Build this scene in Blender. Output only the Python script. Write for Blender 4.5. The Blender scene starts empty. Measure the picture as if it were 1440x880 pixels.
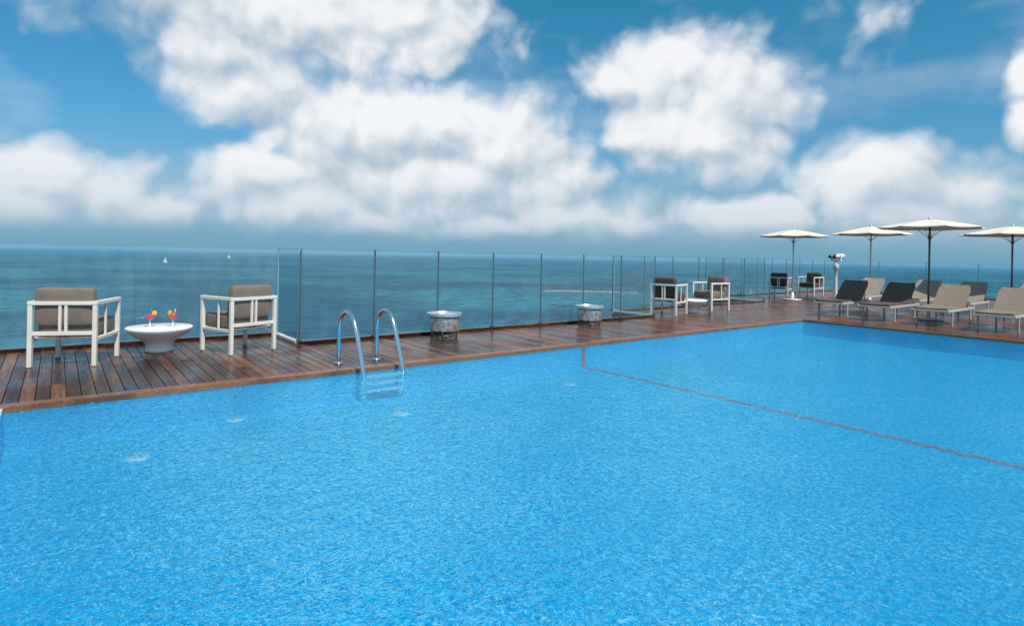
import bpy, bmesh, math, random
from mathutils import Vector, Matrix
random.seed(7)
S=bpy.context.scene
C=S.collection
S.view_settings.view_transform='Standard'; S.view_settings.look='None'; S.view_settings.exposure=0

# ------------------------------------------------------------------ helpers
def newmat(name):
    m=bpy.data.materials.new(name); m.use_nodes=True
    nt=m.node_tree; nt.nodes.clear()
    out=nt.nodes.new('ShaderNodeOutputMaterial')
    return m,nt,out
def N(nt,t,**kw):
    n=nt.nodes.new(t)
    for k,v in kw.items(): setattr(n,k,v)
    return n
def math_(nt,op,a,b=None,c=None,clamp=False):
    n=N(nt,'ShaderNodeMath',operation=op); n.use_clamp=clamp
    for i,v in enumerate((a,b,c)):
        if v is None: continue
        if isinstance(v,(int,float)): n.inputs[i].default_value=v
        else: nt.links.new(v,n.inputs[i])
    return n.outputs[0]
def vmath(nt,op,a,b=None,c=None):
    n=N(nt,'ShaderNodeVectorMath',operation=op)
    for i,v in enumerate((a,b,c)):
        if v is None: continue
        if isinstance(v,(tuple,list)): n.inputs[i].default_value=v
        else: nt.links.new(v,n.inputs[i])
    return n.outputs[1] if op in('LENGTH','DOT_PRODUCT','DISTANCE') else n.outputs[0]
def mixc(nt,f,a,b,mode='MIX'):
    n=N(nt,'ShaderNodeMix',data_type='RGBA',blend_type=mode)
    if isinstance(f,(int,float)): n.inputs[0].default_value=f
    else: nt.links.new(f,n.inputs[0])
    for i,v in ((6,a),(7,b)):
        if isinstance(v,(tuple,list)): n.inputs[i].default_value=(v[0],v[1],v[2],1)
        else: nt.links.new(v,n.inputs[i])
    return n.outputs[2]
def mapr(nt,v,a,b,c=0.0,d=1.0,smooth=False):
    n=N(nt,'ShaderNodeMapRange'); n.interpolation_type='SMOOTHSTEP' if smooth else 'LINEAR'
    nt.links.new(v,n.inputs[0])
    for i,x in enumerate((a,b,c,d)): n.inputs[i+1].default_value=x
    return n.outputs[0]
def noise(nt,vec,scale,detail=4,rough=.55,out=0,dim='3D'):
    n=N(nt,'ShaderNodeTexNoise'); n.noise_dimensions=dim
    nt.links.new(vec,n.inputs['Vector'])
    n.inputs['Scale'].default_value=scale; n.inputs['Detail'].default_value=detail; n.inputs['Roughness'].default_value=rough
    return n.outputs[out]
def simple(name,col,rough=.5,metal=0,var=.12,vscale=12,bump=.0,bscale=150,spec=.5):
    m,nt,out=newmat(name)
    b=N(nt,'ShaderNodeBsdfPrincipled')
    tc=N(nt,'ShaderNodeTexCoord')
    f=noise(nt,tc.outputs['Object'],vscale,5)
    c=mixc(nt,mapr(nt,f,.3,.7),tuple(x*(1-var) for x in col),tuple(min(1,x*(1+var)) for x in col))
    nt.links.new(c,b.inputs['Base Color'])
    b.inputs['Roughness'].default_value=rough; b.inputs['Metallic'].default_value=metal
    b.inputs['Specular IOR Level'].default_value=spec
    if bump:
        bp=N(nt,'ShaderNodeBump'); bp.inputs['Strength'].default_value=bump; bp.inputs['Distance'].default_value=.002
        nt.links.new(noise(nt,tc.outputs['Object'],bscale,2),bp.inputs['Height'])
        nt.links.new(bp.outputs[0],b.inputs['Normal'])
    nt.links.new(b.outputs[0],out.inputs[0])
    return m

def box(bm,x0,x1,y0,y1,z0,z1,M=None):
    vs=[bm.verts.new(Vector((x,y,z))) for z in (z0,z1) for y in (y0,y1) for x in (x0,x1)]
    if M:
        for v in vs: v.co=M@v.co
    fs=[]
    for f in ((0,2,3,1),(4,5,7,6),(0,1,5,4),(2,6,7,3),(0,4,6,2),(1,3,7,5)):
        fs.append(bm.faces.new([vs[i] for i in f]))
    return fs
def tube(bm,pts,r,seg=12,closed=False):
    pts=[Vector(p) for p in pts]; n=len(pts); rings=[]
    up=None
    for i,p in enumerate(pts):
        if closed: t=(pts[(i+1)%n]-pts[i-1]).normalized()
        else: t=(pts[min(i+1,n-1)]-pts[max(i-1,0)]).normalized()
        if up is None:
            up=Vector((0,0,1)) if abs(t.z)<.9 else Vector((1,0,0))
        a=(up-t*up.dot(t)).normalized(); up=a; b=t.cross(a)
        rr=r[i] if isinstance(r,(list,tuple)) else r
        rings.append([bm.verts.new(p+a*rr*math.cos(2*math.pi*k/seg)+b*rr*math.sin(2*math.pi*k/seg)) for k in range(seg)])
    m=n if closed else n-1
    for i in range(m):
        A=rings[i];B=rings[(i+1)%n]
        for k in range(seg):
            f=bm.faces.new((A[k],A[(k+1)%seg],B[(k+1)%seg],B[k])); f.smooth=True
    if not closed:
        bm.faces.new(rings[0][::-1]); bm.faces.new(rings[-1])
def lathe(bm,prof,seg=48,cx=0,cy=0):
    rings=[]
    for r,z in prof:
        if r<1e-5: rings.append([bm.verts.new((cx,cy,z))])
        else: rings.append([bm.verts.new((cx+r*math.cos(2*math.pi*k/seg),cy+r*math.sin(2*math.pi*k/seg),z)) for k in range(seg)])
    for A,B in zip(rings[:-1],rings[1:]):
        for k in range(seg):
            k2=(k+1)%seg
            if len(A)==1 and len(B)==1: continue
            if len(A)==1: f=bm.faces.new((A[0],B[k2],B[k]))
            elif len(B)==1: f=bm.faces.new((A[k],A[k2],B[0]))
            else: f=bm.faces.new((A[k],A[k2],B[k2],B[k]))
            f.smooth=True
def finish(bm,name,mat,bevel=0,seg=2,sharp=None):
    bmesh.ops.recalc_face_normals(bm,faces=bm.faces[:])
    if bevel:
        es=[e for e in bm.edges if len(e.link_faces)==2 and e.calc_face_angle(0)>.6]
        bmesh.ops.bevel(bm,geom=es,offset=bevel,segments=seg,profile=.6,affect='EDGES',clamp_overlap=True)
    me=bpy.data.meshes.new(name); bm.to_mesh(me); bm.free()
    if mat: me.materials.append(mat)
    return me
def mk(name,fn,mat,bevel=0,seg=2,smooth=False):
    bm=bmesh.new(); fn(bm); me=finish(bm,name,mat,bevel,seg)
    if smooth:
        for p in me.polygons: p.use_smooth=True
    return me
def link(name,me,parent=None,loc=(0,0,0),rot=0):
    o=bpy.data.objects.new(name,me); C.objects.link(o)
    if parent: o.parent=parent
    o.location=loc; o.rotation_euler=(0,0,rot) if not isinstance(rot,tuple) else rot
    return o
def spawn(name,parts,loc,rot,label,cat,group=None):
    r=bpy.data.objects.new(name,None); r.empty_display_size=.2; C.objects.link(r)
    r.location=loc; r.rotation_euler=(0,0,rot); r['label']=label; r['category']=cat
    if group: r['group']=group
    for p in parts:
        o=link(p[0],p[1],r)
        if len(p)>2:
            for q in p[2]: link(q[0],q[1],o)
    return r
def struct(name,me,label,cat=None):
    o=link(name,me); o['kind']='structure'; o['label']=label; o['category']=cat or name.replace('_',' ')
    return o

# ------------------------------------------------------------------ layout (metres; X along the long pool edge, Y towards the sea)
PX0,PX1,PY0,PY1=-.325,12.9,.3,6.1
WL=-.035; FL=-.33
F_L,F_M,F_R,F_B=9.2,8.13,9.35,11.4
J1,J2,J3,UE=2.65,10.34,17.2,27.0
def fence_y(u):
    return F_L if u<J1 else F_M if u<J2 else F_R if u<J3 else F_B

# ------------------------------------------------------------------ materials
def wood_mat():
    m,nt,out=newmat('deck_wood')
    b=N(nt,'ShaderNodeBsdfPrincipled')
    g=N(nt,'ShaderNodeNewGeometry'); at=N(nt,'ShaderNodeAttribute'); at.attribute_name='tone'
    tone=at.outputs['Fac']
    off=N(nt,'ShaderNodeCombineXYZ'); nt.links.new(math_(nt,'MULTIPLY',tone,37.0),off.inputs[2]); nt.links.new(math_(nt,'MULTIPLY',tone,91.0),off.inputs[1])
    p=vmath(nt,'ADD',g.outputs['Position'],off.outputs[0])
    grain=noise(nt,vmath(nt,'MULTIPLY',p,(60,2.2,60)),1.0,5,.65)
    blot=noise(nt,vmath(nt,'MULTIPLY',p,(5,.8,5)),1.0,4,.6)
    wear=noise(nt,g.outputs['Position'],1.3,5,.65)
    base=N(nt,'ShaderNodeValToRGB'); nt.links.new(tone,base.inputs[0])
    e=base.color_ramp.elements; e[0].position=0; e[0].color=(.022,.007,.004,1); e[1].position=1; e[1].color=(.30,.115,.048,1)
    for pos,c in ((.25,(.048,.014,.007,1)),(.5,(.095,.026,.010,1)),(.75,(.16,.048,.018,1)),(.9,(.22,.074,.028,1))):
        x=e.new(pos); x.color=c
    sx=N(nt,'ShaderNodeSeparateXYZ'); nt.links.new(g.outputs['Position'],sx.inputs[0])
    warm=mapr(nt,sx.outputs[0],3,13,0,.5)
    bc=mixc(nt,warm,base.outputs[0],(.29,.10,.040))
    c=mixc(nt,mapr(nt,grain,.38,.72,0,.8),bc,(.032,.011,.006))
    c=mixc(nt,mapr(nt,blot,.5,.78,0,.45),c,(.32,.145,.07))
    c=mixc(nt,mapr(nt,wear,.47,.60,0,.72),c,(.020,.008,.005))
    c=mixc(nt,mapr(nt,tone,1.05,1.9),c,mixc(nt,grain,(.32,.135,.06),(.15,.055,.025)))
    nt.links.new(c,b.inputs['Base Color'])
    nt.links.new(math_(nt,'ADD',mapr(nt,grain,.3,.7,.18,.36),mapr(nt,wear,.35,.62,.14,-.08)),b.inputs['Roughness'])
    bp=N(nt,'ShaderNodeBump'); bp.inputs['Strength'].default_value=.5; bp.inputs['Distance'].default_value=.002
    nt.links.new(grain,bp.inputs['Height']); nt.links.new(bp.outputs[0],b.inputs['Normal'])
    b.inputs['Specular IOR Level'].default_value=.34
    nt.links.new(b.outputs[0],out.inputs[0]); return m
M_wood=wood_mat()
M_white=simple('cream_powder_coat',(.73,.68,.60),.4,0,.06,6)
M_cush=simple('taupe_cushion_fabric',(.21,.165,.132),.9,0,.12,9,.35,220,.2)
M_cushd=simple('dark_brown_cushion_fabric',(.085,.062,.052),.9,0,.15,9,.35,220,.2)
M_beige=simple('beige_sling_fabric',(.25,.20,.155),.9,0,.08,9,.3,200,.2)
M_beige2=simple('pale_sling_fabric',(.31,.25,.20),.9,0,.08,9,.3,200,.2)
M_dark=simple('charcoal_sling_fabric',(.125,.097,.08),.9,0,.12,9,.3,200,.2)
M_alu=simple('taupe_lounger_frame',(.5,.46,.40),.45,.0,.06,6)
M_steel=simple('polished_steel',(.80,.81,.82),.12,1,.03,5)
M_silver=simple('brushed_silver_rim',(.66,.67,.68),.3,.7,.06,5)
M_steeld=simple('brushed_dark_steel',(.20,.22,.23),.35,.8,.1,8)
M_canopy=simple('cream_canvas',(.74,.67,.56),.85,0,.06,4,.2,120,.1)
M_pole=simple('umbrella_pole_paint',(.62,.60,.56),.4,.2,.05,5)
M_poled=simple('bronze_pole_paint',(.11,.095,.085),.4,.3,.1,5)
M_table=simple('glossy_white_resin',(.84,.83,.80),.25,0,.03,3)
M_curb=simple('white_curb_paint',(.7,.71,.69),.6,0,.12,5)
M_coping=simple('pale_blue_pool_coping',(.45,.66,.76),.4,0,.12,9)
M_slab=simple('dark_subfloor',(.02,.016,.013),.9)
M_conc=simple('building_render',(.5,.48,.44),.8,0,.1,.3)
M_rock=simple('breakwater_rock',(.24,.25,.22),.9,0,.3,.08)
M_sail=simple('white_sailcloth',(.9,.9,.9),.8)
M_scope=simple('grey_white_enamel',(.68,.69,.70),.35,0,.05,8)
M_black=simple('black_rubber',(.02,.02,.02),.6)
M_red=simple('red_tile',(.92,.05,.035),.4,0,.15,20)
M_inlet=simple('white_inlet_plastic',(.85,.9,.92),.4)
M_step=simple('pale_step_plastic',(.88,.93,.95),.4)
M_edge=simple('polished_glass_edge',(.38,.55,.54),.2,0,.1,8)
M_redd=simple('red_cocktail',(.75,.02,.015),.1); M_or=simple('orange_slice',(.95,.50,.03),.4); M_yel=simple('yellow_straw',(.85,.6,.03),.4); M_blu=simple('blue_straw',(.03,.12,.5),.4)

def granite():
    m,nt,out=newmat('mottled_galvanised_metal')
    b=N(nt,'ShaderNodeBsdfPrincipled'); tc=N(nt,'ShaderNodeTexCoord')
    a=noise(nt,vmath(nt,'MULTIPLY',tc.outputs['Object'],(1,1,.6)),24,3,.65); c2=noise(nt,tc.outputs['Object'],6,3)
    c=mixc(nt,mapr(nt,a,.36,.62),(.27,.25,.24),(.62,.60,.58))
    c=mixc(nt,mapr(nt,c2,.5,.75,0,.45),c,(.36,.30,.26))
    nt.links.new(c,b.inputs['Base Color']); b.inputs['Roughness'].default_value=.36; b.inputs['Metallic'].default_value=.6
    nt.links.new(b.outputs[0],out.inputs[0]); return m
M_gran=granite()

def glassmat(name,tint,refl,dirt=1.0):
    m,nt,out=newmat(name)
    t=N(nt,'ShaderNodeBsdfTransparent'); t.inputs[0].default_value=(*tint,1)
    g=N(nt,'ShaderNodeBsdfGlossy'); g.inputs['Roughness'].default_value=.01; g.inputs['Color'].default_value=(.95,1,1,1)
    lw=N(nt,'ShaderNodeFresnel'); lw.inputs[0].default_value=1.45
    d=N(nt,'ShaderNodeBsdfDiffuse'); d.inputs[0].default_value=(.56,.78,.80,1)
    tc=N(nt,'ShaderNodeTexCoord')
    s=noise(nt,vmath(nt,'MULTIPLY',tc.outputs['Object'],(3,3,1.2)),1.6,3,.65)
    mx0=N(nt,'ShaderNodeMixShader'); nt.links.new(mapr(nt,s,.35,.75,.012*dirt,.036*dirt),mx0.inputs[0]); nt.links.new(t.outputs[0],mx0.inputs[1]); nt.links.new(d.outputs[0],mx0.inputs[2])
    mx=N(nt,'ShaderNodeMixShader'); nt.links.new(math_(nt,'MINIMUM',math_(nt,'MULTIPLY',lw.outputs[0],refl),.1),mx.inputs[0])
    nt.links.new(mx0.outputs[0],mx.inputs[1]); nt.links.new(g.outputs[0],mx.inputs[2])
    nt.links.new(mx.outputs[0],out.inputs[0]); return m
M_glass=glassmat('clear_balustrade_glass',(.93,.97,.975),.5)
M_glassm=glassmat('salt_hazed_balustrade_glass',(.92,.965,.97),.6,2.0)
M_wineg=glassmat('clear_drinking_glass',(.93,.95,.95),1.2)

def poolfloor():
    m,nt,out=newmat('pool_mosaic')
    b=N(nt,'ShaderNodeBsdfPrincipled'); g=N(nt,'ShaderNodeNewGeometry')
    br=N(nt,'ShaderNodeTexVoronoi'); br.inputs['Scale'].default_value=28; nt.links.new(g.outputs['Position'],br.inputs['Vector'])
    br.distance='CHEBYCHEV'; br.inputs['Randomness'].default_value=0.15
    sep=N(nt,'ShaderNodeSeparateColor'); nt.links.new(br.outputs['Color'],sep.inputs[0])
    big=noise(nt,g.outputs['Position'],.7,2)
    c=mixc(nt,sep.outputs[0],(.002,.46,.72),(.005,.60,.86))
    c=mixc(nt,mapr(nt,big,.3,.7,0,.5),c,(.002,.59,.86))
    nt.links.new(c,b.inputs['Base Color']); b.inputs['Roughness'].default_value=.5; b.inputs['Specular IOR Level'].default_value=.1
    nt.links.new(b.outputs[0],out.inputs[0]); return m
M_pool=poolfloor()

def water():
    m,nt,out=newmat('pool_water')
    g=N(nt,'ShaderNodeNewGeometry'); P=g.outputs['Position']
    w=noise(nt,P,9,2,.55,1,'2D'); wv=vmath(nt,'MULTIPLY',vmath(nt,'SUBTRACT',w,(.5,.5,.5)),(.14,.14,0))
    p=vmath(nt,'ADD',P,wv)
    w2=noise(nt,P,40,1,.5,1,'2D'); p=vmath(nt,'ADD',p,vmath(nt,'MULTIPLY',vmath(nt,'SUBTRACT',w2,(.5,.5,.5)),(.028,.028,0)))
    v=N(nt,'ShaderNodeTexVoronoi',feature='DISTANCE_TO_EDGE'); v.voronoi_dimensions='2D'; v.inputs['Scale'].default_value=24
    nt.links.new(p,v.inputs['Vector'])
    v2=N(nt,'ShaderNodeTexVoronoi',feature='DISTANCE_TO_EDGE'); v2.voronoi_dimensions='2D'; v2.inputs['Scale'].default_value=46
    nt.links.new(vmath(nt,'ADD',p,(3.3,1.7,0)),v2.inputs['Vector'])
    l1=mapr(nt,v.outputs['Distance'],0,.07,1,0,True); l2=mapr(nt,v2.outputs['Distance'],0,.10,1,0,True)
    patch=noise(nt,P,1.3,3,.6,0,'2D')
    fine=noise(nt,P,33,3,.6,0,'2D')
    caustic_net=math_(nt,'MULTIPLY',math_(nt,'MAXIMUM',l1,math_(nt,'MULTIPLY',l2,.7)),mapr(nt,fine,.45,.56,.0,1))
    caustic_net=math_(nt,'MULTIPLY',caustic_net,mapr(nt,patch,.35,.6,.5,1.0))
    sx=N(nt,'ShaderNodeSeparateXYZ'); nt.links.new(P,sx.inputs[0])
    calm=mapr(nt,sx.outputs[0],4.5,8.5,1,.6)  # painted caustic highlights fade towards the far pool end
    caustic_net=math_(nt,'MULTIPLY',caustic_net,calm)
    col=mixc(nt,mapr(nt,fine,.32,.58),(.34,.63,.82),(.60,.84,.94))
    col=mixc(nt,caustic_net,col,(1.0,1.0,1.0))  # caustic light pattern painted into the transparent colour, also tints sunlight on the floor
    t=N(nt,'ShaderNodeBsdfTransparent'); nt.links.new(col,t.inputs[0])
    h=math_(nt,'ADD',noise(nt,p,10,3,.6,0,'2D'),math_(nt,'MULTIPLY',v.outputs['Distance'],.3))
    bp=N(nt,'ShaderNodeBump'); bp.inputs['Strength'].default_value=.55; bp.inputs['Distance'].default_value=.028
    nt.links.new(h,bp.inputs['Height'])
    gl=N(nt,'ShaderNodeBsdfGlossy'); gl.inputs['Roughness'].default_value=.05; nt.links.new(bp.outputs[0],gl.inputs['Normal'])
    gl.inputs['Color'].default_value=(.35,.92,1,1)
    fr=N(nt,'ShaderNodeFresnel'); fr.inputs[0].default_value=1.2; nt.links.new(bp.outputs[0],fr.inputs['Normal'])
    mx=N(nt,'ShaderNodeMixShader'); nt.links.new(math_(nt,'MULTIPLY',fr.outputs[0],.5),mx.inputs[0])
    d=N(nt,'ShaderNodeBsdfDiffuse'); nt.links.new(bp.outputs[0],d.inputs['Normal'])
    nt.links.new(mixc(nt,caustic_net,(.001,.43,.74),(.60,1.0,1.0)),d.inputs[0])  # white-cyan surface highlights painted into the diffuse colour along the same net
    m0=N(nt,'ShaderNodeMixShader'); nt.links.new(mapr(nt,caustic_net,0,1,.12,.52),m0.inputs[0])
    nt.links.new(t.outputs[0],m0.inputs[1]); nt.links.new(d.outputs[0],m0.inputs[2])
    nt.links.new(m0.outputs[0],mx.inputs[1]); nt.links.new(gl.outputs[0],mx.inputs[2]); nt.links.new(mx.outputs[0],out.inputs[0])
    return m
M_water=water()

def seamat():
    m,nt,out=newmat('sea_water')
    g=N(nt,'ShaderNodeNewGeometry'); P=g.outputs['Position']
    b=N(nt,'ShaderNodeBsdfPrincipled')
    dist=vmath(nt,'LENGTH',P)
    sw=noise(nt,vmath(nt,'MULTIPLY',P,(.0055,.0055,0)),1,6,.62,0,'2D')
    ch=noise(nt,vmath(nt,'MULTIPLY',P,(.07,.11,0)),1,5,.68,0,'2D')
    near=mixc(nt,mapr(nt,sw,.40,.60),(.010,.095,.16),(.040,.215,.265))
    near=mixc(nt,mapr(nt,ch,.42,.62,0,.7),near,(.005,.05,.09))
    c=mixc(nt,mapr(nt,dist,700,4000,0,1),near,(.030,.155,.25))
    c=mixc(nt,mapr(nt,dist,1200,9000,0,1,True),c,(.125,.285,.395))  # aerial haze painted into the base colour, paler with distance
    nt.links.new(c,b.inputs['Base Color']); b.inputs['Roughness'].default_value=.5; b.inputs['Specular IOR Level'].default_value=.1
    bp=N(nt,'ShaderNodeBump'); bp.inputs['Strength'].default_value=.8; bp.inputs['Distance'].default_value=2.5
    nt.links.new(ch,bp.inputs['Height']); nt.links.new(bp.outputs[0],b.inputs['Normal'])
    nt.links.new(b.outputs[0],out.inputs[0]); return m
M_sea=seamat()

# ------------------------------------------------------------------ setting
def deck(bm):
    lay=bm.faces.layers.float.new('tone')
    W=.106; k=0; u=-12.0
    while u<UE-.02:
        u1=min(u+W-.007,UE-.02); um=(u+u1)/2
        top=min(fence_y(u),fence_y(u1))
        if u1<PX0-.13 or u>PX1+.13: spans=[(-7.,top)]
        else: spans=[(-7.,PY0-.15),(PY1+.15,top)]
        for a,b in spans:
            y=a; first=True
            while y<b-.05:
                L=random.uniform(1.8,4.2)
                if first: L*=random.random()*.8+.2; first=False
                y1=min(y+L,b)
                if b-y1<.5: y1=b
                t=random.random(); dz=random.uniform(-.0012,.0012)
                for f in box(bm,u,u1,y,y1-.004,-.028,dz): f[lay]=t
                y=y1
        u+=W
    def edge(x0,x1,y0,y1,along):
        a,b=(x0,x1) if along=='x' else (y0,y1); s=a
        while s<b-.01:
            e=min(s+random.uniform(2.2,3.2),b); t=1.3+random.random()*.5
            if b-e<.4: e=b
            bx=(s,e-.004,y0,y1) if along=='x' else (x0,x1,s,e-.004)
            for f in box(bm,*bx,-.04,.004): f[lay]=t
            s=e
    edge(PX0-.13,PX1+.13,PY1,PY1+.068,'x'); edge(PX0-.13,PX1+.13,PY1+.073,PY1+.14,'x'); edge(PX0-.13,PX1+.13,PY0-.14,PY0,'x')
    edge(PX0-.13,PX0-.067,PY0+.002,PY1-.002,'y'); edge(PX1,PX1+.13,PY0+.002,PY1-.002,'y')
me=mk('deck',deck,M_wood); struct('deck',me,'glossy dark reddish brown wooden plank pool deck','deck')
me=mk('pool_coping',lambda bm:box(bm,PX0-.065,PX0+.004,PY0+.003,PY1-.003,-.041,.002),M_coping,.004,1); struct('pool_coping',me,'pale blue stone strip along the short pool edge','pool edge')

def sub(bm):
    z0,z1=-.3,-.044
    rects=[(-12,PX0-.02,-7,F_L),(PX0-.02,J1,PY1+.02,F_L),(J1,J2,PY1+.02,F_M),(J2,PX1+.02,PY1+.02,F_R),(PX0-.02,PX1+.02,-7,PY0-.02),
           (PX1+.02,J3,-7,F_R),(J3,UE,-7,F_B)]
    for a,b,c,d in rects: box(bm,a,b,c,d,z0,z1)
me=mk('deck_substructure',sub,M_slab); struct('deck_substructure',me,'dark support slab under the wooden deck','deck')
def bld(bm):
    box(bm,-12.3,J1+.1,-8,F_L+.25,-34,-.45); box(bm,J1+.1,J2-.1,-8,F_M+.25,-34,-.45)
    box(bm,J2-.1,J3-.1,-8,F_R+.25,-34,-.45); box(bm,J3-.1,UE+.3,-8,F_B+.25,-34,-.45)
me=mk('hotel_building',bld,M_conc); o=struct('hotel_building',me,'pale rendered building below the rooftop pool','building')

def basin(bm):
    t=.02
    box(bm,PX0,PX1,PY0,PY1,FL-.05,FL)
    box(bm,PX0,PX1,PY1,PY1+t,FL,-.042); box(bm,PX0,PX1,PY0-t,PY0,FL,-.042)
    box(bm,PX0-t,PX0,PY0-t,PY1+t,FL,-.042); box(bm,PX1,PX1+t,PY0-t,PY1+t,FL,-.042)
me=mk('pool_basin',basin,M_pool); struct('pool_basin',me,'bright blue mosaic swimming pool basin','pool')
def wat(bm):
    vs=[bm.verts.new(v) for v in ((PX0+.004,PY0,WL),(PX1,PY0,WL),(PX1,PY1,WL),(PX0+.004,PY1,WL))]; bm.faces.new(vs)
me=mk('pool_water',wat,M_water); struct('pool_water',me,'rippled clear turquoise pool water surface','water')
def stripe(bm):
    z=FL+.004; prev=None; n=260
    for i in range(n+1):
        y=PY0+(PY1-PY0)*i/n; x=6.14+.014*math.sin(y*23)+.010*math.sin(y*51+1)+.008*random.uniform(-1,1)
        a=bm.verts.new((x-.045,y,z)); b=bm.verts.new((x+.045,y,z))
        if prev: bm.faces.new((prev[0],prev[1],b,a))
        prev=(a,b)
    y=PY1-.004
    vs=[bm.verts.new(v) for v in ((6.10,y,z),(6.175,y,z),(6.175,y,-.045),(6.10,y,-.045))]; bm.faces.new(vs)
me=mk('pool_depth_line',stripe,M_red); struct('pool_depth_line',me,'thin red tile line across the pool floor','pool marking')
def inlet(bm): lathe(bm,[(0,.016),(.05,.016),(.075,.012),(.085,0)],24)
def inlet_g(bm):
    for k in range(6):
        a=k*math.pi/3; box(bm,.02,.06,-.006,.006,.0165,.02,Matrix.Rotation(a,4,'Z'))
mi=mk('cover_plate',inlet,M_step); mg=mk('grille',inlet_g,M_alu)
for (x,y) in ((.51,5.3),(2.76,5.3),(5.15,5.35)):
    spawn('pool_inlet',[('cover_plate',mi),('grille',mg)],(x,y,FL+.001),0,'round white water inlet on the pool floor','pool inlet','pool floor inlets')
o=spawn('pool_inlet',[('cover_plate',mi),('grille',mg)],(1.36,5.98,FL+.001),0,'round white water inlet beside the pool wall','pool inlet','pool floor inlets')

def sea(bm):
    R=90000; z=-30; seg=96
    c=bm.verts.new((0,0,z)); rs=[60,300,1500,8000,30000,R]; prev=None
    for r in rs:
        ring=[bm.verts.new((r*math.cos(2*math.pi*k/seg),r*math.sin(2*math.pi*k/seg),z)) for k in range(seg)]
        for k in range(seg):
            if prev: bm.faces.new((prev[k],prev[(k+1)%seg],ring[(k+1)%seg],ring[k]))
            else: bm.faces.new((c,ring[k],ring[(k+1)%seg]))
        prev=ring
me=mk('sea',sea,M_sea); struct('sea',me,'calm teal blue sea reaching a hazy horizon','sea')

def ridge(L,Wd):
    def f(bm):
        n=90; prev=None
        for i in range(n+1):
            x=-L/2+L*i/n; e=min(1,i/4,(n-i)/4); cy=4*math.sin(i*.04)
            row=[]
            for j,(yy,zz) in enumerate(((-.5,-.5),(-.3,.55),(-.08,1.0),(.12,.95),(.32,.5),(.5,-.5))):
                row.append(bm.verts.new((x+random.uniform(-.3,.3),cy+(yy+random.uniform(-.05,.05))*Wd,zz*1.1*(.3+.7*e)+(random.uniform(-.4,.4) if 0<j<5 else 0)-(1-e)*.5)))
            if prev:
                for k in range(5): bm.faces.new((prev[k],prev[k+1],row[k+1],row[k]))
            prev=row
    return f
me=mk('breakwater',ridge(85,7),M_rock)
o=link('breakwater',me,loc=(365,355,-30),rot=math.radians(-38)); o['label']='low rock breakwater lying in the sea'; o['category']='breakwater'

def hull(bm):
    n=9; prev=None
    for i in range(n):
        t=i/(n-1); x=-4.5+9*t; w=1.5*math.sin(math.pi*min(1,t*.8+.2))**.6*(1 if t<1 else .05)+.02
        r=[bm.verts.new((x,w,1.1+.3*t*t)),bm.verts.new((x,w*.7,.1)),bm.verts.new((x,0,-.3)),bm.verts.new((x,-w*.7,.1)),bm.verts.new((x,-w,1.1+.3*t*t))]
        if prev:
            for k in range(4): bm.faces.new((prev[k],prev[k+1],r[k+1],r[k]))
            bm.faces.new((prev[4],prev[0],r[0],r[4]))
        else: bm.faces.new(r)
        prev=r
    bm.faces.new(prev)
mh=mk('hull',hull,M_white); mm=mk('mast',lambda bm:tube(bm,[(0.6,0,1),(.6,0,13)],.09,6),M_alu)
def sl(pts):
    def f(bm): bm.faces.new([bm.verts.new(p) for p in pts])
    return f
ms=mk('mainsail',sl([(.45,0,2),(.45,0,12.6),(-1.2,.35,8),(-3.9,.5,2.1)]),M_sail); mj=mk('jib',sl([(4.3,0,1.6),(.75,0,11),(.9,.4,2.2)]),M_sail)
for p,r in (((170,1345,-30),-.6),((444,2079,-30),-.4)):
    spawn('sailboat',[('hull',mh),('mast',mm),('mainsail',ms),('jib',mj)],p,r,'small white sailboat under sail on the open sea','sailboat','sailboats on the sea')

# ------------------------------------------------------------------ glass balustrade
FH=1.33
def panel(L,gap,mat):
    bm=bmesh.new(); box(bm,gap,L-gap,-.006,.006,.05,FH); bmesh.ops.recalc_face_normals(bm,faces=bm.faces[:])
    for f in bm.faces: f.material_index=0 if abs(f.normal.y)>.5 else 1
    me=bpy.data.meshes.new('glass_panel'); bm.to_mesh(me); bm.free(); me.materials.append(mat); me.materials.append(M_edge); return me
def fence_section(pts,label,step=1.1,curb=None,posts=True,glass=None):
    root=bpy.data.objects.new('glass_fence',None); C.objects.link(root); root.location=(pts[0][0],pts[0][1],0)
    root['label']=label; root['category']='glass fence'; root['group']='glass balustrade sections around the deck'
    O=Vector((pts[0][0],pts[0][1],0))
    for (a,b) in zip(pts[:-1],pts[1:]):
        A=Vector((*a,0));B=Vector((*b,0)); L=(B-A).length; n=max(1,round(L/step)); d=(B-A)/n; s=d.length
        ang=math.atan2(d.y,d.x)
        gap=.012 if posts else .003
        gm=panel(s,gap,glass or M_glass)
        pm=mk('post',lambda bm:(box(bm,-.0065,.0065,-.009,.009,.02,FH-.002),box(bm,-.028,.028,-.03,.03,.045,.07)),M_steeld)
        cm=mk('curb',lambda bm:box(bm,0,s,-.035,.035,.001,.045),curb or M_wood,.004,1)
        for i in range(n):
            P=A+d*i-O
            link('glass_panel',gm,root,P,ang); link('curb',cm,root,P,ang)
            if posts: link('post',pm,root,P,ang)
    if posts: link('post',pm,root,B-O,ang)
fence_section([(-12,F_L),(J1,F_L)],'frameless clear glass fence behind the armchairs facing the sea',1.9,posts=False,glass=M_glassm)
fence_section([(J1,F_L-.04),(J1,F_M+.04)],'short glass fence return with a white curb',curb=M_curb,posts=False)
fence_section([(J1,F_M),(J2,F_M)],'clear glass fence with thin dark posts beside the pool ladder')
fence_section([(J2,F_M+.04),(J2,F_R-.04)],'short glass fence return with a white curb',curb=M_curb,posts=False)
fence_section([(J2,F_R),(J3,F_R)],'clear glass fence behind the second pair of armchairs')
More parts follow.
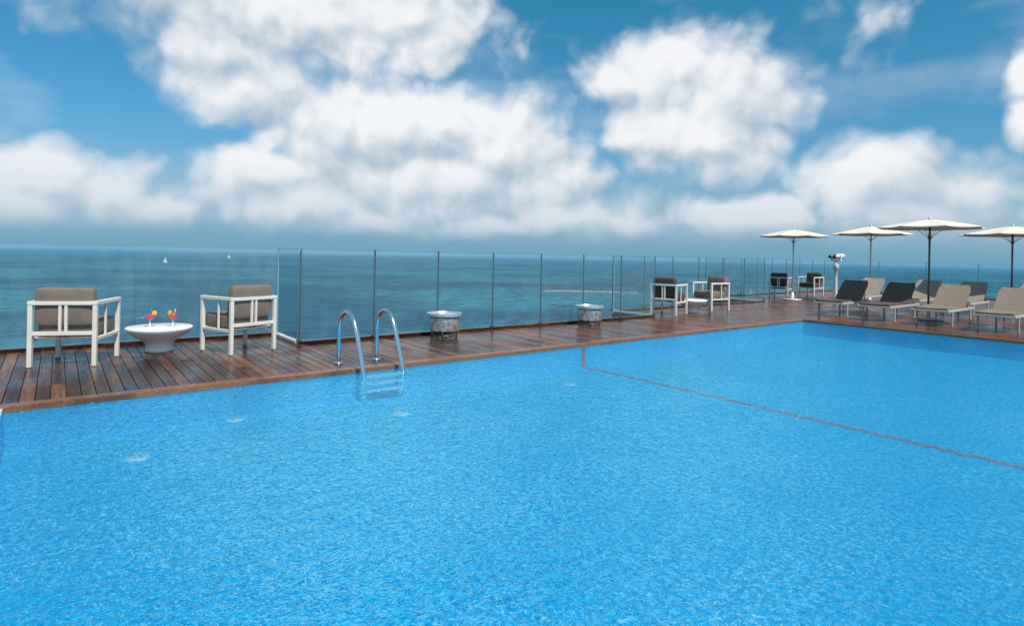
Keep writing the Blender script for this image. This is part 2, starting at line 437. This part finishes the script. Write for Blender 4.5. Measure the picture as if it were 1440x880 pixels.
fence_section([(J3,F_R+.04),(J3,F_B-.04)],'short glass fence return with a white curb',curb=M_curb,posts=False)
fence_section([(J3,F_B),(UE,F_B)],'clear glass fence behind the far armchairs')
fence_section([(UE,F_B-.04),(UE,-7)],'clear glass fence behind the sun loungers and umbrellas',1.6)

# ------------------------------------------------------------------ armchairs (front faces +Y)
def cushion(x0,x1,y0,y1,z0,z1,M=None,r=.035):
    def f(bm):
        box(bm,x0,x1,y0,y1,z0,z1)
        bmesh.ops.subdivide_edges(bm,edges=bm.edges[:],cuts=7,use_grid_fill=True)
        c=Vector(((x0+x1)/2,(y0+y1)/2,(z0+z1)/2)); h=Vector(((x1-x0)/2,(y1-y0)/2,(z1-z0)/2))
        thin=min(range(3),key=lambda i:h[i]); o=[i for i in range(3) if i!=thin]
        for v in bm.verts:
            q=[(v.co[i]-c[i])/h[i] for i in range(3)]
            k=(1-abs(q[o[0]])**6)*(1-abs(q[o[1]])**6)
            v.co[thin]=c[thin]+q[thin]*h[thin]*(.84+.18*k)
            for i in o:
                v.co[i]-=q[i]*.008*abs(q[thin])**4
                v.co[i]-=(q[i])*.012*abs(q[o[0]]*q[o[1]])**8
        if M: 
            for v in bm.verts: v.co=M@v.co
    return f
def chair_parts(mc):
    W,D,t=.64,.66,.044; x=W/2; y=D/2; A=.70
    parts=[]
    for sx in (-1,1):
        for sy in (-1,1):
            parts.append(('leg',mk('leg',lambda bm:box(bm,sx*x-(t if sx>0 else 0),sx*x+(0 if sx>0 else t),sy*y-(t if sy>0 else 0),sy*y+(0 if sy>0 else t),0,A-t+.002),M_white,.004,1)))
    for sx in (-1,1):
        a,b=(x-.05,x+.004) if sx>0 else (-x-.004,-x+.05)
        parts.append(('armrest',mk('armrest',lambda bm:box(bm,a,b,-y-.003,y+.003,A-t+.003,A),M_white,.005,1)))
    for sx in (-1,1):
        def side(bm):
            a,b=(x-.036,x-.006) if sx>0 else (-x+.006,-x+.036)
            box(bm,a,b,-y+t,y-t,.27,.305)
            box(bm,a+.004,b-.004,-.05,-.025,.305,A-t+.003)
        parts.append(('side_rail',mk('side_rail',side,M_white,.003,1)))
    def back(bm):
        box(bm,-x+.05,x-.05,-y,-y+t,A-t+.003,A-.001)
        box(bm,-x+t,x-t,-y+.003,-y+t-.003,.335,.375)
        for s in (-.042,.014): box(bm,s,s+.028,-y+.006,-y+.034,.375,A-t+.003)
    parts.append(('back_frame',mk('back_frame',back,M_white,.003,1)))
    def base(bm):
        box(bm,-x+t,x-t,y-t+.006,y-.008,.265,.305)
        for i in range(7):
            yy=-y+.07+i*.082; box(bm,-x+.037,x-.037,yy,yy+.05,.285,.302)
    parts.append(('seat_base',mk('seat_base',base,M_white,.002,1)))
    parts.append(('seat_cushion',mk('seat_cushion',cushion(-.274,.274,-.24,.318,.302,.49),mc,.008,2,smooth=True)))
    M=Matrix.Translation((0,-.255,.43))@Matrix.Rotation(math.radians(5),4,'X')
    parts.append(('back_cushion',mk('back_cushion',cushion(-.274,.274,-.03,.11,0,.41,M),mc,.008,2,smooth=True)))
    return parts
ch=chair_parts(M_cush); chd=chair_parts(M_cushd)
G='white framed armchairs on the deck'
def chair(p,x,y,deg,label): return spawn('armchair',p,(x,y,.003),math.radians(deg-90),label,'armchair',G)
chair(ch,.18,8.14,67,'white armchair with taupe cushions beside round white table')
chair(ch,1.86,8.08,110,'white armchair with taupe cushions near the glass fence corner')
chair(chd,11.15,8.35,14,'white armchair with dark brown back cushion by small table')
chair(ch,13.05,8.5,172,'white armchair with taupe cushions turned towards small table')
chair(chd,20.1,10.3,12,'dark cushioned armchair near the far glass fence')
chair(chd,22.1,10.2,175,'white armchair with dark cushions near the far glass fence')

# tables
def tabl(bm): lathe(bm,[(0,.300),(.33,.300),(.362,.303),(.370,.296),(.368,.278),(.345,.245),(.29,.20),(.22,.155),(.172,.12),(.150,.085),(.148,.045),(.160,.012),(.163,0.0),(0,0)],64)
def tabl_top(bm): lathe(bm,[(0,.306),(.322,.306),(.326,.301)],64)
mt=mk('pedestal_bowl',tabl,M_table); mt2=mk('table_top',tabl_top,M_table)
spawn('round_table',[('pedestal_bowl',mt),('table_top',mt2)],(1.03,8.5,.002),0,'low round white pedestal table holding two cocktails','table','round white tables')
spawn('round_table',[('pedestal_bowl',mt),('table_top',mt2)],(12.1,8.4,.002),0,'low round white pedestal table between two armchairs','table','round white tables')
# cocktails
gb=mk('glass_bowl',lambda bm:lathe(bm,[(.004,.075),(.03,.095),(.058,.145),(.062,.165)],24),M_wineg)
gs=mk('stem',lambda bm:lathe(bm,[(0,0),(.034,0),(.034,.003),(.005,.008),(.0045,.075),(0,.076)],20),M_inlet)
gd=mk('drink',lambda bm:lathe(bm,[(0,.078),(.028,.098),(.055,.148),(0,.149)],24),M_redd)
def slc(bm):
    M=Matrix.Translation((.05,0,.17))@Matrix.Rotation(math.radians(90),4,'X')
    n=bmesh.ops.create_cone(bm,cap_ends=True,segments=20,radius1=.03,radius2=.03,depth=.008)['verts']
    for v in n: v.co=M@v.co
gg=mk('fruit_slice',slc,M_or); gst=mk('straw',lambda bm:tube(bm,[(0,0,.09),(-.05,.01,.225)],.006,6),M_yel); gst2=mk('straw',lambda bm:tube(bm,[(0,0,.09),(.02,.01,.24)],.006,6),M_blu)
for x,y,a,st in ((.92,8.47,.3,gst2),(1.16,8.40,2.2,gst)):
    spawn('cocktail_glass',[('glass_bowl',gb),('stem',gs),('drink',gd),('fruit_slice',gg),('straw',st)],(x,y,.309),a,'stemmed glass of red cocktail with fruit and straw on table','cocktail','cocktails on the table')

# drums
def drum(bm): lathe(bm,[(0,.10),(.228,.10),(.231,.103),(.234,.20),(.236,.300),(.234,.304),(0,.304)],48)
def rim(bm): lathe(bm,[(.20,.322),(.266,.322),(.270,.325),(.270,.366),(.267,.369),(.245,.369),(.235,.352),(0,.348)],48)
def dfeet(bm):
    for k in range(4):
        a=k*math.pi/2+.5; tube(bm,[(.19*math.cos(a),.19*math.sin(a),0),(.20*math.cos(a),.20*math.sin(a),.102)],.014,8)
    tube(bm,[(.188*math.cos(k*math.pi/12),.188*math.sin(k*math.pi/12),.03) for k in range(24)],.008,6,True)
def dcol(bm):
    for k in range(8):
        a=k*math.pi/4; tube(bm,[(.2*math.cos(a),.2*math.sin(a),.30),(.2*math.cos(a),.2*math.sin(a),.33)],.008,6)
d1=mk('drum_body',drum,M_gran);d2=mk('metal_rim',rim,M_silver);d3=mk('foot_stand',dfeet,M_steeld);d4=mk('rim_support',dcol,M_steeld)
for me_ in (d1,d2):
    me_.set_sharp_from_angle(angle=math.radians(35))
for x,y in ((4.78,7.8),(7.93,7.74)):
    spawn('fire_bowl',[('drum_body',d1),('metal_rim',d2),('foot_stand',d3),('rim_support',d4)],(x,y,.003),.4,'round mottled grey metal drum with silver rim by glass fence','fire bowl','grey drums along the glass fence')

# ladder
def catmull(P,n=6):
    P=[Vector(p) for p in P]; Q=[P[0]]+P+[P[-1]]; r=[]
    for i in range(1,len(Q)-2):
        a,b,c,d=Q[i-1:i+3]
        for k in range(n):
            t=k/n; r.append(.5*((2*b)+(c-a)*t+(2*a-5*b+4*c-d)*t*t+(3*b-a-3*c+d)*t**3))
    r.append(P[-1]); return r
def railp(x):
    q=[(0,0,0),(0,0,.2),(0,0,.40),(.006,-.02,.49),(.025,-.07,.565),(.05,-.15,.60),(.07,-.24,.585),(.085,-.32,.51),(.095,-.40,.37),(.10,-.50,.16),(.10,-.60,-.05),(.10,-.62,-.12),(.10,-.625,-.325)]
    return [(x+a*.5,b,c) for a,b,c in q]
parts=[]
for x in (0,.47):
    parts.append(('handrail',mk('handrail',lambda bm:tube(bm,catmull(railp(x)),.024,16),M_steel),[('flange',mk('flange',lambda bm:lathe(bm,[(.022,.02),(.045,.016),(.05,0)],24,x,0),M_steel))]))
def stepf(z):
    def f(bm):
        n=14
        for i in range(n):
            a=.068+i*.435/n; zz=z+.006*math.sin(i*1.9+z*40)
            box(bm,a,a+.435/n-.003,-.655,-.595,zz-.010,zz+.010)
    return f
for z in (-.060,-.135,-.215):
    parts.append(('step',mk('step',stepf(z),M_step,0,2)))
spawn('pool_ladder',parts,(2.58,6.52,.006),0,'polished steel pool ladder with two curved handrails','pool ladder')

# ------------------------------------------------------------------ loungers (foot at origin, head towards +X)
def lounger(mf):
    w=.29; P=[]
    ang=math.radians(38)
    def seat(bm):
        box(bm,.0,1.24,-w,w,.342,.388)
        bmesh.ops.subdivide_edges(bm,edges=bm.edges[:],cuts=6,use_grid_fill=True)
        for v in bm.verts:
            v.co.z+= -.012*math.cos(v.co.y/w*1.5)+.006*math.sin(v.co.x*9)
    P.append(('seat_pad',mk('seat_pad',seat,mf,0,smooth=False)))
    M=Matrix.Translation((1.255,0,.350))@Matrix.Rotation(-ang,4,'Y')
    def bk(bm):
        box(bm,0,.72,-w,w,0,.044)
        bmesh.ops.subdivide_edges(bm,edges=bm.edges[:],cuts=5,use_grid_fill=True)
        for v in bm.verts:
            q=abs(v.co.y)/w; v.co.z-=.014*(1-q*q); 
            if v.co.x>.56: v.co.y*=1-.12*((v.co.x-.56)/.16)**2
            v.co=M@v.co
    P.append(('backrest',mk('backrest',bk,mf,0)))
    def fr(bm):
        for s in (-1,1):
            a,b=(w+.003,w+.036) if s>0 else (-w-.036,-w-.003)
            box(bm,-.02,1.88,a,b,.298,.345)
        box(bm,-.02,.01,-w-.003,w+.003,.303,.333); box(bm,1.85,1.88,-w-.003,w+.003,.303,.342); box(bm,1.2,1.23,-w-.003,w+.003,.303,.33)
    P.append(('frame',mk('frame',fr,M_alu,.005,1)))
    for lx in (.28,1.6):
        for s in (-1,1):
            P.append(('leg',mk('leg',lambda bm:box(bm,lx-.024,lx+.024,s*(w+.019)-.015,s*(w+.019)+.015,0,.299),M_alu,.004,1)))
    def st(bm):
        for s in (-1,1): tube(bm,[(1.68,s*.24,.335),(1.62,s*.24,.625)],.011,8)
        tube(bm,[(1.68,-.24,.335),(1.68,.24,.335)],.011,8)
    P.append(('back_support',mk('back_support',st,M_alu)))
    return P
LD=lounger(M_dark);LB=lounger(M_beige);LP=lounger(M_beige2)
GL='sun loungers beside the pool'
for p,x,y,r,lab in ((LD,14.2,6.14,.06,'charcoal sun lounger with raised backrest at pool end'),(LD,14.1,5.14,.03,'charcoal sun lounger with raised backrest at pool end'),
    (LB,14.15,4.12,.02,'beige sun lounger with raised backrest beside umbrella pole'),(LB,14.0,3.05,.0,'beige sun lounger with raised backrest facing the pool'),
    (LB,14.0,1.95,.0,'beige sun lounger with raised backrest facing the pool'),
    (LP,17.4,6.9,.05,'pale beige sun lounger standing in second row'),(LP,17.4,5.6,.0,'pale beige sun lounger standing in second row'),
    (LP,17.4,4.55,.02,'pale beige sun lounger standing in second row'),(LP,17.4,3.35,.0,'pale beige sun lounger standing in second row')):
    spawn('sun_lounger',p,(x,y,.003),r,lab,'sun lounger',GL)

# ------------------------------------------------------------------ umbrellas
def umbrella(R,H,drop,mp,flat=0):
    P=[]
    P.append(('pole',mk('pole',lambda bm:tube(bm,[(0,0,.03),(0,0,H-.02)],.021,14),mp)))
    def canopy(bm):
        ns=8; sub=6; nr=8; top=None
        def pt(a,t):
            ph=(a%(2*math.pi/ns))/(2*math.pi/ns)
            rad=R*t*(math.cos(math.pi/ns)/math.cos((ph-.5)*2*math.pi/ns))
            sag=math.sin(math.pi*ph)
            z=H-drop*(t**1.15)-.025*sag*t*(1-.3*t)
            rad*=1-.04*sag*t
            return (rad*math.cos(a),rad*math.sin(a),z)
        c=bm.verts.new((0,0,H)); prev=None
        n=ns*sub
        for j in range(1,nr+1):
            ring=[bm.verts.new(pt(2*math.pi*k/n,j/nr)) for k in range(n)]
            for k in range(n):
                if prev: f=bm.faces.new((prev[k],prev[(k+1)%n],ring[(k+1)%n],ring[k]))
                else: f=bm.faces.new((c,ring[k],ring[(k+1)%n]))
            prev=ring
        low=[bm.verts.new((v.co.x*1.0,v.co.y*1.0,v.co.z-.018)) for v in prev]
        for k in range(n): bm.faces.new((prev[k],prev[(k+1)%n],low[(k+1)%n],low[k]))
    P.append(('canopy',mk('canopy',canopy,M_canopy)))
    for k in range(8):
        a=k*math.pi/4; ca,sa=math.cos(a),math.sin(a)
        P.append(('rib',mk('rib',lambda bm:(tube(bm,[(0.03*ca,.03*sa,H-.03),(R*.5*ca,R*.5*sa,H-.03-drop*.45),(R*.98*ca,R*.98*sa,H-.02-drop*.985)],.007,6),
            tube(bm,[(.03*ca,.03*sa,H-.42),(R*.4*ca,R*.4*sa,H-.035-drop*.35)],.005,6)),M_pole)))
    P.append(('finial',mk('finial',lambda bm:lathe(bm,[(0.03,H-.005),(.045,H+.01),(.02,H+.03),(.022,H+.05),(0,H+.065)],16),M_pole)))
    P.append(('hub',mk('hub',lambda bm:lathe(bm,[(.022,H-.46),(.04,H-.45),(.04,H-.40),(.022,H-.39)],16),mp)))
    P.append(('base',mk('base',lambda bm:lathe(bm,[(0,0),(.28,0),(.285,.03),(.27,.045),(.05,.055),(.04,.25),(.024,.26)],32),M_pole)))
    return P
GU='cream canvas parasols on the deck'
for i,(x,y,R,H,dr,mp) in enumerate(((18.9,9.3,1.08,2.30,.22,M_pole),(19.95,7.4,1.10,2.40,.24,M_pole),(15.75,4.62,1.05,2.30,.19,M_poled),(19.6,3.92,1.17,2.30,.22,M_poled))):
    spawn('umbrella',umbrella(R,H,dr,mp),(x,y,.004),i*.23+.1,('cream parasol on pale pole standing alone near telescope','cream parasol on pale pole behind charcoal loungers','cream parasol on dark pole between sun loungers','cream parasol on dark pole behind beige loungers')[i],'parasol',GU)

# ------------------------------------------------------------------ telescope
P=[('base',mk('base',lambda bm:lathe(bm,[(0,0),(.17,0),(.17,.02),(.07,.04),(.055,.06)],24),M_scope)),
   ('post',mk('post',lambda bm:lathe(bm,[(.06,.05),(.055,.7),(.05,1.0),(.09,1.03),(.095,1.22),(.05,1.25),(.04,1.33)],20),M_scope))]
def head(bm):
    for s in (-.075,.075): tube(bm,[(s,-.2,1.45),(s,-.12,1.45),(s,-.10,1.45),(s,.1,1.46),(s,.12,1.46),(s,.24,1.47)],[.045,.05,.075,.08,.09,.095],16)
    box(bm,-.10,.10,-.12,.12,1.35,1.54)
P.append(('binocular_head',mk('binocular_head',head,M_scope,0)))
P.append(('eyepiece',mk('eyepiece',lambda bm:[tube(bm,[(s,-.25,1.448),(s,-.2,1.45)],.05,14) for s in (-.075,.075)],M_black)))
P.append(('yoke',mk('yoke',lambda bm:(box(bm,-.18,-.15,-.03,.05,1.33,1.50),box(bm,.15,.18,-.03,.05,1.33,1.50),box(bm,-.18,.18,-.03,.05,1.30,1.33)),M_scope,.004,1)))
spawn('coin_telescope',P,(21.1,8.9,.003),math.radians(-100),'grey white viewing binoculars on a post near glass fence','telescope')

# ------------------------------------------------------------------ light
sunv=Vector((-.04,-.8,0)).normalized()*math.cos(math.radians(54)); sunv.z=math.sin(math.radians(54))
L=bpy.data.lights.new('sun','SUN'); L.energy=4.3; L.angle=math.radians(.5); L.color=(1,.96,.9)
lo=bpy.data.objects.new('sun',L); C.objects.link(lo); lo.rotation_euler=sunv.to_track_quat('Z','Y').to_euler(); lo.location=(0,0,50)

# ------------------------------------------------------------------ sky with cumulus clouds
W=bpy.data.worlds.new('World'); S.world=W; W.use_nodes=True
nt=W.node_tree; nt.nodes.clear()
HEAD=38.0
def blob(x,y,rx,ry,amp=1.0):
    # photographed bearing -> (azimuth, tan elevation) of the cloud on the celestial sphere
    yh=343+.0205*x; r=math.atan((x-720)/818); c=math.cos(r)
    return (r+math.radians(HEAD),(yh-y)/818*c,rx/818*c*c,ry/818*c,amp)
BL=[blob(*b) for b in (
 (60,248,95,48,.95),(150,265,90,46,.95),(200,298,110,36,.9),(20,292,115,46,.9),
 (400,15,280,95,1.1),(570,30,115,78,1.1),(290,70,130,70,.85),(360,125,115,60,.9),
 (550,185,185,82,1.1),(470,165,110,58,.95),(705,210,128,80,1.1),(620,260,255,76,1.05),(785,258,85,58),
 (365,250,90,50),(425,290,160,44),(510,308,90,28,.95),
 (800,308,170,36,.95),(690,318,110,26,.95),
 (950,98,122,68,1.05),(1030,130,95,86,1.05),(1000,200,95,62),(862,110,60,42,.9),(920,180,80,58,.95),
 (1055,306,110,38,.95),(1225,253,120,60,.95),(1340,266,125,55,.9),(1300,300,175,40,.9),
 (1440,105,44,46,.95),(1448,165,38,44,.95),(1195,15,55,50,.35))]
def fieldgroup(det):
    g=bpy.data.node_groups.new('cloud_field','ShaderNodeTree')
    g.interface.new_socket('P',in_out='INPUT',socket_type='NodeSocketVector'); g.interface.new_socket('F',in_out='OUTPUT',socket_type='NodeSocketFloat')
    gi=g.nodes.new('NodeGroupInput'); go=g.nodes.new('NodeGroupOutput'); P=gi.outputs[0]
    w=noise(g,P,9,2,.5,1,'2D'); p=vmath(g,'ADD',P,vmath(g,'MULTIPLY',vmath(g,'SUBTRACT',w,(.5,.5,.5)),(.055,.04,0)))
    F=None
    for (a,e,ra,re,amp) in BL:
        q=vmath(g,'MULTIPLY_ADD',p,(1/ra,1/re,0),(-a/ra,-e/re,0)); l=vmath(g,'LENGTH',q)
        v=math_(g,'MULTIPLY_ADD',l,-amp*.98,amp*1.18)
        F=v if F is None else math_(g,'SMOOTH_MAX',F,v,.15)
    s=N(g,'ShaderNodeSeparateXYZ'); g.links.new(P,s.inputs[0])
    away=math_(g,'MAXIMUM',mapr(g,math_(g,'ABSOLUTE',math_(g,'SUBTRACT',s.outputs[0],math.radians(HEAD))),.8,1.1),mapr(g,s.outputs[1],.48,.8))
    gen=math_(g,'MULTIPLY_ADD',noise(g,P,2.2,1,.5,0,'2D'),3.0,-2.6)
    gen=math_(g,'ADD',away,gen)
    F=math_(g,'MAXIMUM',F,gen); F=math_(g,'MAXIMUM',F,-1.2)
    n1=noise(g,p,7,det,.55,0,'2D')
    v=N(g,'ShaderNodeTexVoronoi',feature='F1'); v.voronoi_dimensions='2D'; v.inputs['Scale'].default_value=18; v.inputs['Detail'].default_value=1; v.inputs['Roughness'].default_value=.5
    g.links.new(p,v.inputs['Vector'])
    F=math_(g,'ADD',F,math_(g,'MULTIPLY_ADD',n1,1.05,-.52)); F=math_(g,'ADD',F,math_(g,'MULTIPLY_ADD',v.outputs['Distance'],-.30,.12))
    g.links.new(F,go.inputs[0]); return g
fg=fieldgroup(7)
tc=N(nt,'ShaderNodeTexCoord'); sp=N(nt,'ShaderNodeSeparateXYZ'); nt.links.new(tc.outputs['Generated'],sp.inputs[0])
az=math_(nt,'ARCTAN2',sp.outputs[0],sp.outputs[1])
hl=math_(nt,'SQRT',math_(nt,'ADD',math_(nt,'MULTIPLY',sp.outputs[0],sp.outputs[0]),math_(nt,'MULTIPLY',sp.outputs[1],sp.outputs[1])))
te=math_(nt,'DIVIDE',sp.outputs[2],math_(nt,'MAXIMUM',hl,.15))
cb=N(nt,'ShaderNodeCombineXYZ'); nt.links.new(az,cb.inputs[0]); nt.links.new(te,cb.inputs[1]); P=cb.outputs[0]
def F(vec):
    n=N(nt,'ShaderNodeGroup'); n.node_tree=fg; nt.links.new(vec,n.inputs[0]); return n.outputs[0]
F0=F(P); F1=F(vmath(nt,'ADD',P,(-.014,.026,0)))
dens=mapr(nt,F0,-.20,.58,0,1,True)
veil=noise(nt,vmath(nt,'MULTIPLY',P,(1,2.4,0)),2.6,4,.55,0,'2D')
bank=math_(nt,'MULTIPLY',mapr(nt,te,.17,.05,0,1,True),mapr(nt,veil,.36,.6,.2,.75))
thin=math_(nt,'MAXIMUM',bank,mapr(nt,veil,.5,.75,0,.3))
dens=math_(nt,'MAXIMUM',dens,thin)
dens=math_(nt,'MULTIPLY',dens,mapr(nt,te,.0,.06,0,.97,True))
lit=math_(nt,'MULTIPLY_ADD',math_(nt,'SUBTRACT',F0,F1),1.0,.58)
big=noise(nt,P,4.5,4,.55,0,'2D')
lit=math_(nt,'ADD',lit,mapr(nt,big,.3,.7,-.30,.30))
lit=math_(nt,'SUBTRACT',lit,mapr(nt,te,.28,.46,0,.14))
lit=mapr(nt,lit,-.1,1,0,1,True)
ccol=mixc(nt,lit,(.42,.54,.64),(.92,.93,.95))
ccol=mixc(nt,mapr(nt,te,.02,.15,.6,0),ccol,(.34,.51,.65))
sky=N(nt,'ShaderNodeTexSky'); sky.sky_type='NISHITA'; sky.sun_disc=False; sky.sun_elevation=math.radians(54); sky.sun_rotation=math.atan2(sunv.x,sunv.y)
sky.air_density=1.0; sky.dust_density=.3; sky.ozone_density=3.0
tint=mixc(nt,mapr(nt,te,0,.42,0,1),(.5,.8,1.05),(.28,1.10,1.16))
skyc=mixc(nt,1.0,sky.outputs[0],tint,'MULTIPLY')
b1=N(nt,'ShaderNodeBackground'); b1.inputs['Strength'].default_value=.1; nt.links.new(skyc,b1.inputs[0])
bh=N(nt,'ShaderNodeBackground'); bh.inputs['Strength'].default_value=1; bh.inputs[0].default_value=(.17,.365,.51,1)
mh_=N(nt,'ShaderNodeMixShader'); nt.links.new(mapr(nt,te,.01,.24,.96,0,True),mh_.inputs[0]); nt.links.new(b1.outputs[0],mh_.inputs[1]); nt.links.new(bh.outputs[0],mh_.inputs[2])
b2=N(nt,'ShaderNodeBackground'); b2.inputs['Strength'].default_value=1.0; nt.links.new(ccol,b2.inputs[0])
mx=N(nt,'ShaderNodeMixShader'); nt.links.new(dens,mx.inputs[0]); nt.links.new(mh_.outputs[0],mx.inputs[1]); nt.links.new(b2.outputs[0],mx.inputs[2])
wo=N(nt,'ShaderNodeOutputWorld'); nt.links.new(mx.outputs[0],wo.inputs[0])

# ------------------------------------------------------------------ camera
cam=bpy.data.cameras.new('camera'); co=bpy.data.objects.new('camera',cam); C.objects.link(co)
cam.lens=20.45; cam.sensor_width=36; cam.shift_y=-.057; cam.clip_end=200000; cam.clip_start=.05
co.matrix_world=Matrix.Translation((0,0,1.3))@Matrix.Rotation(math.radians(-HEAD),4,'Z')@Matrix.Rotation(math.radians(90),4,'X')@Matrix.Rotation(math.radians(1.17),4,'Z')
S.camera=co
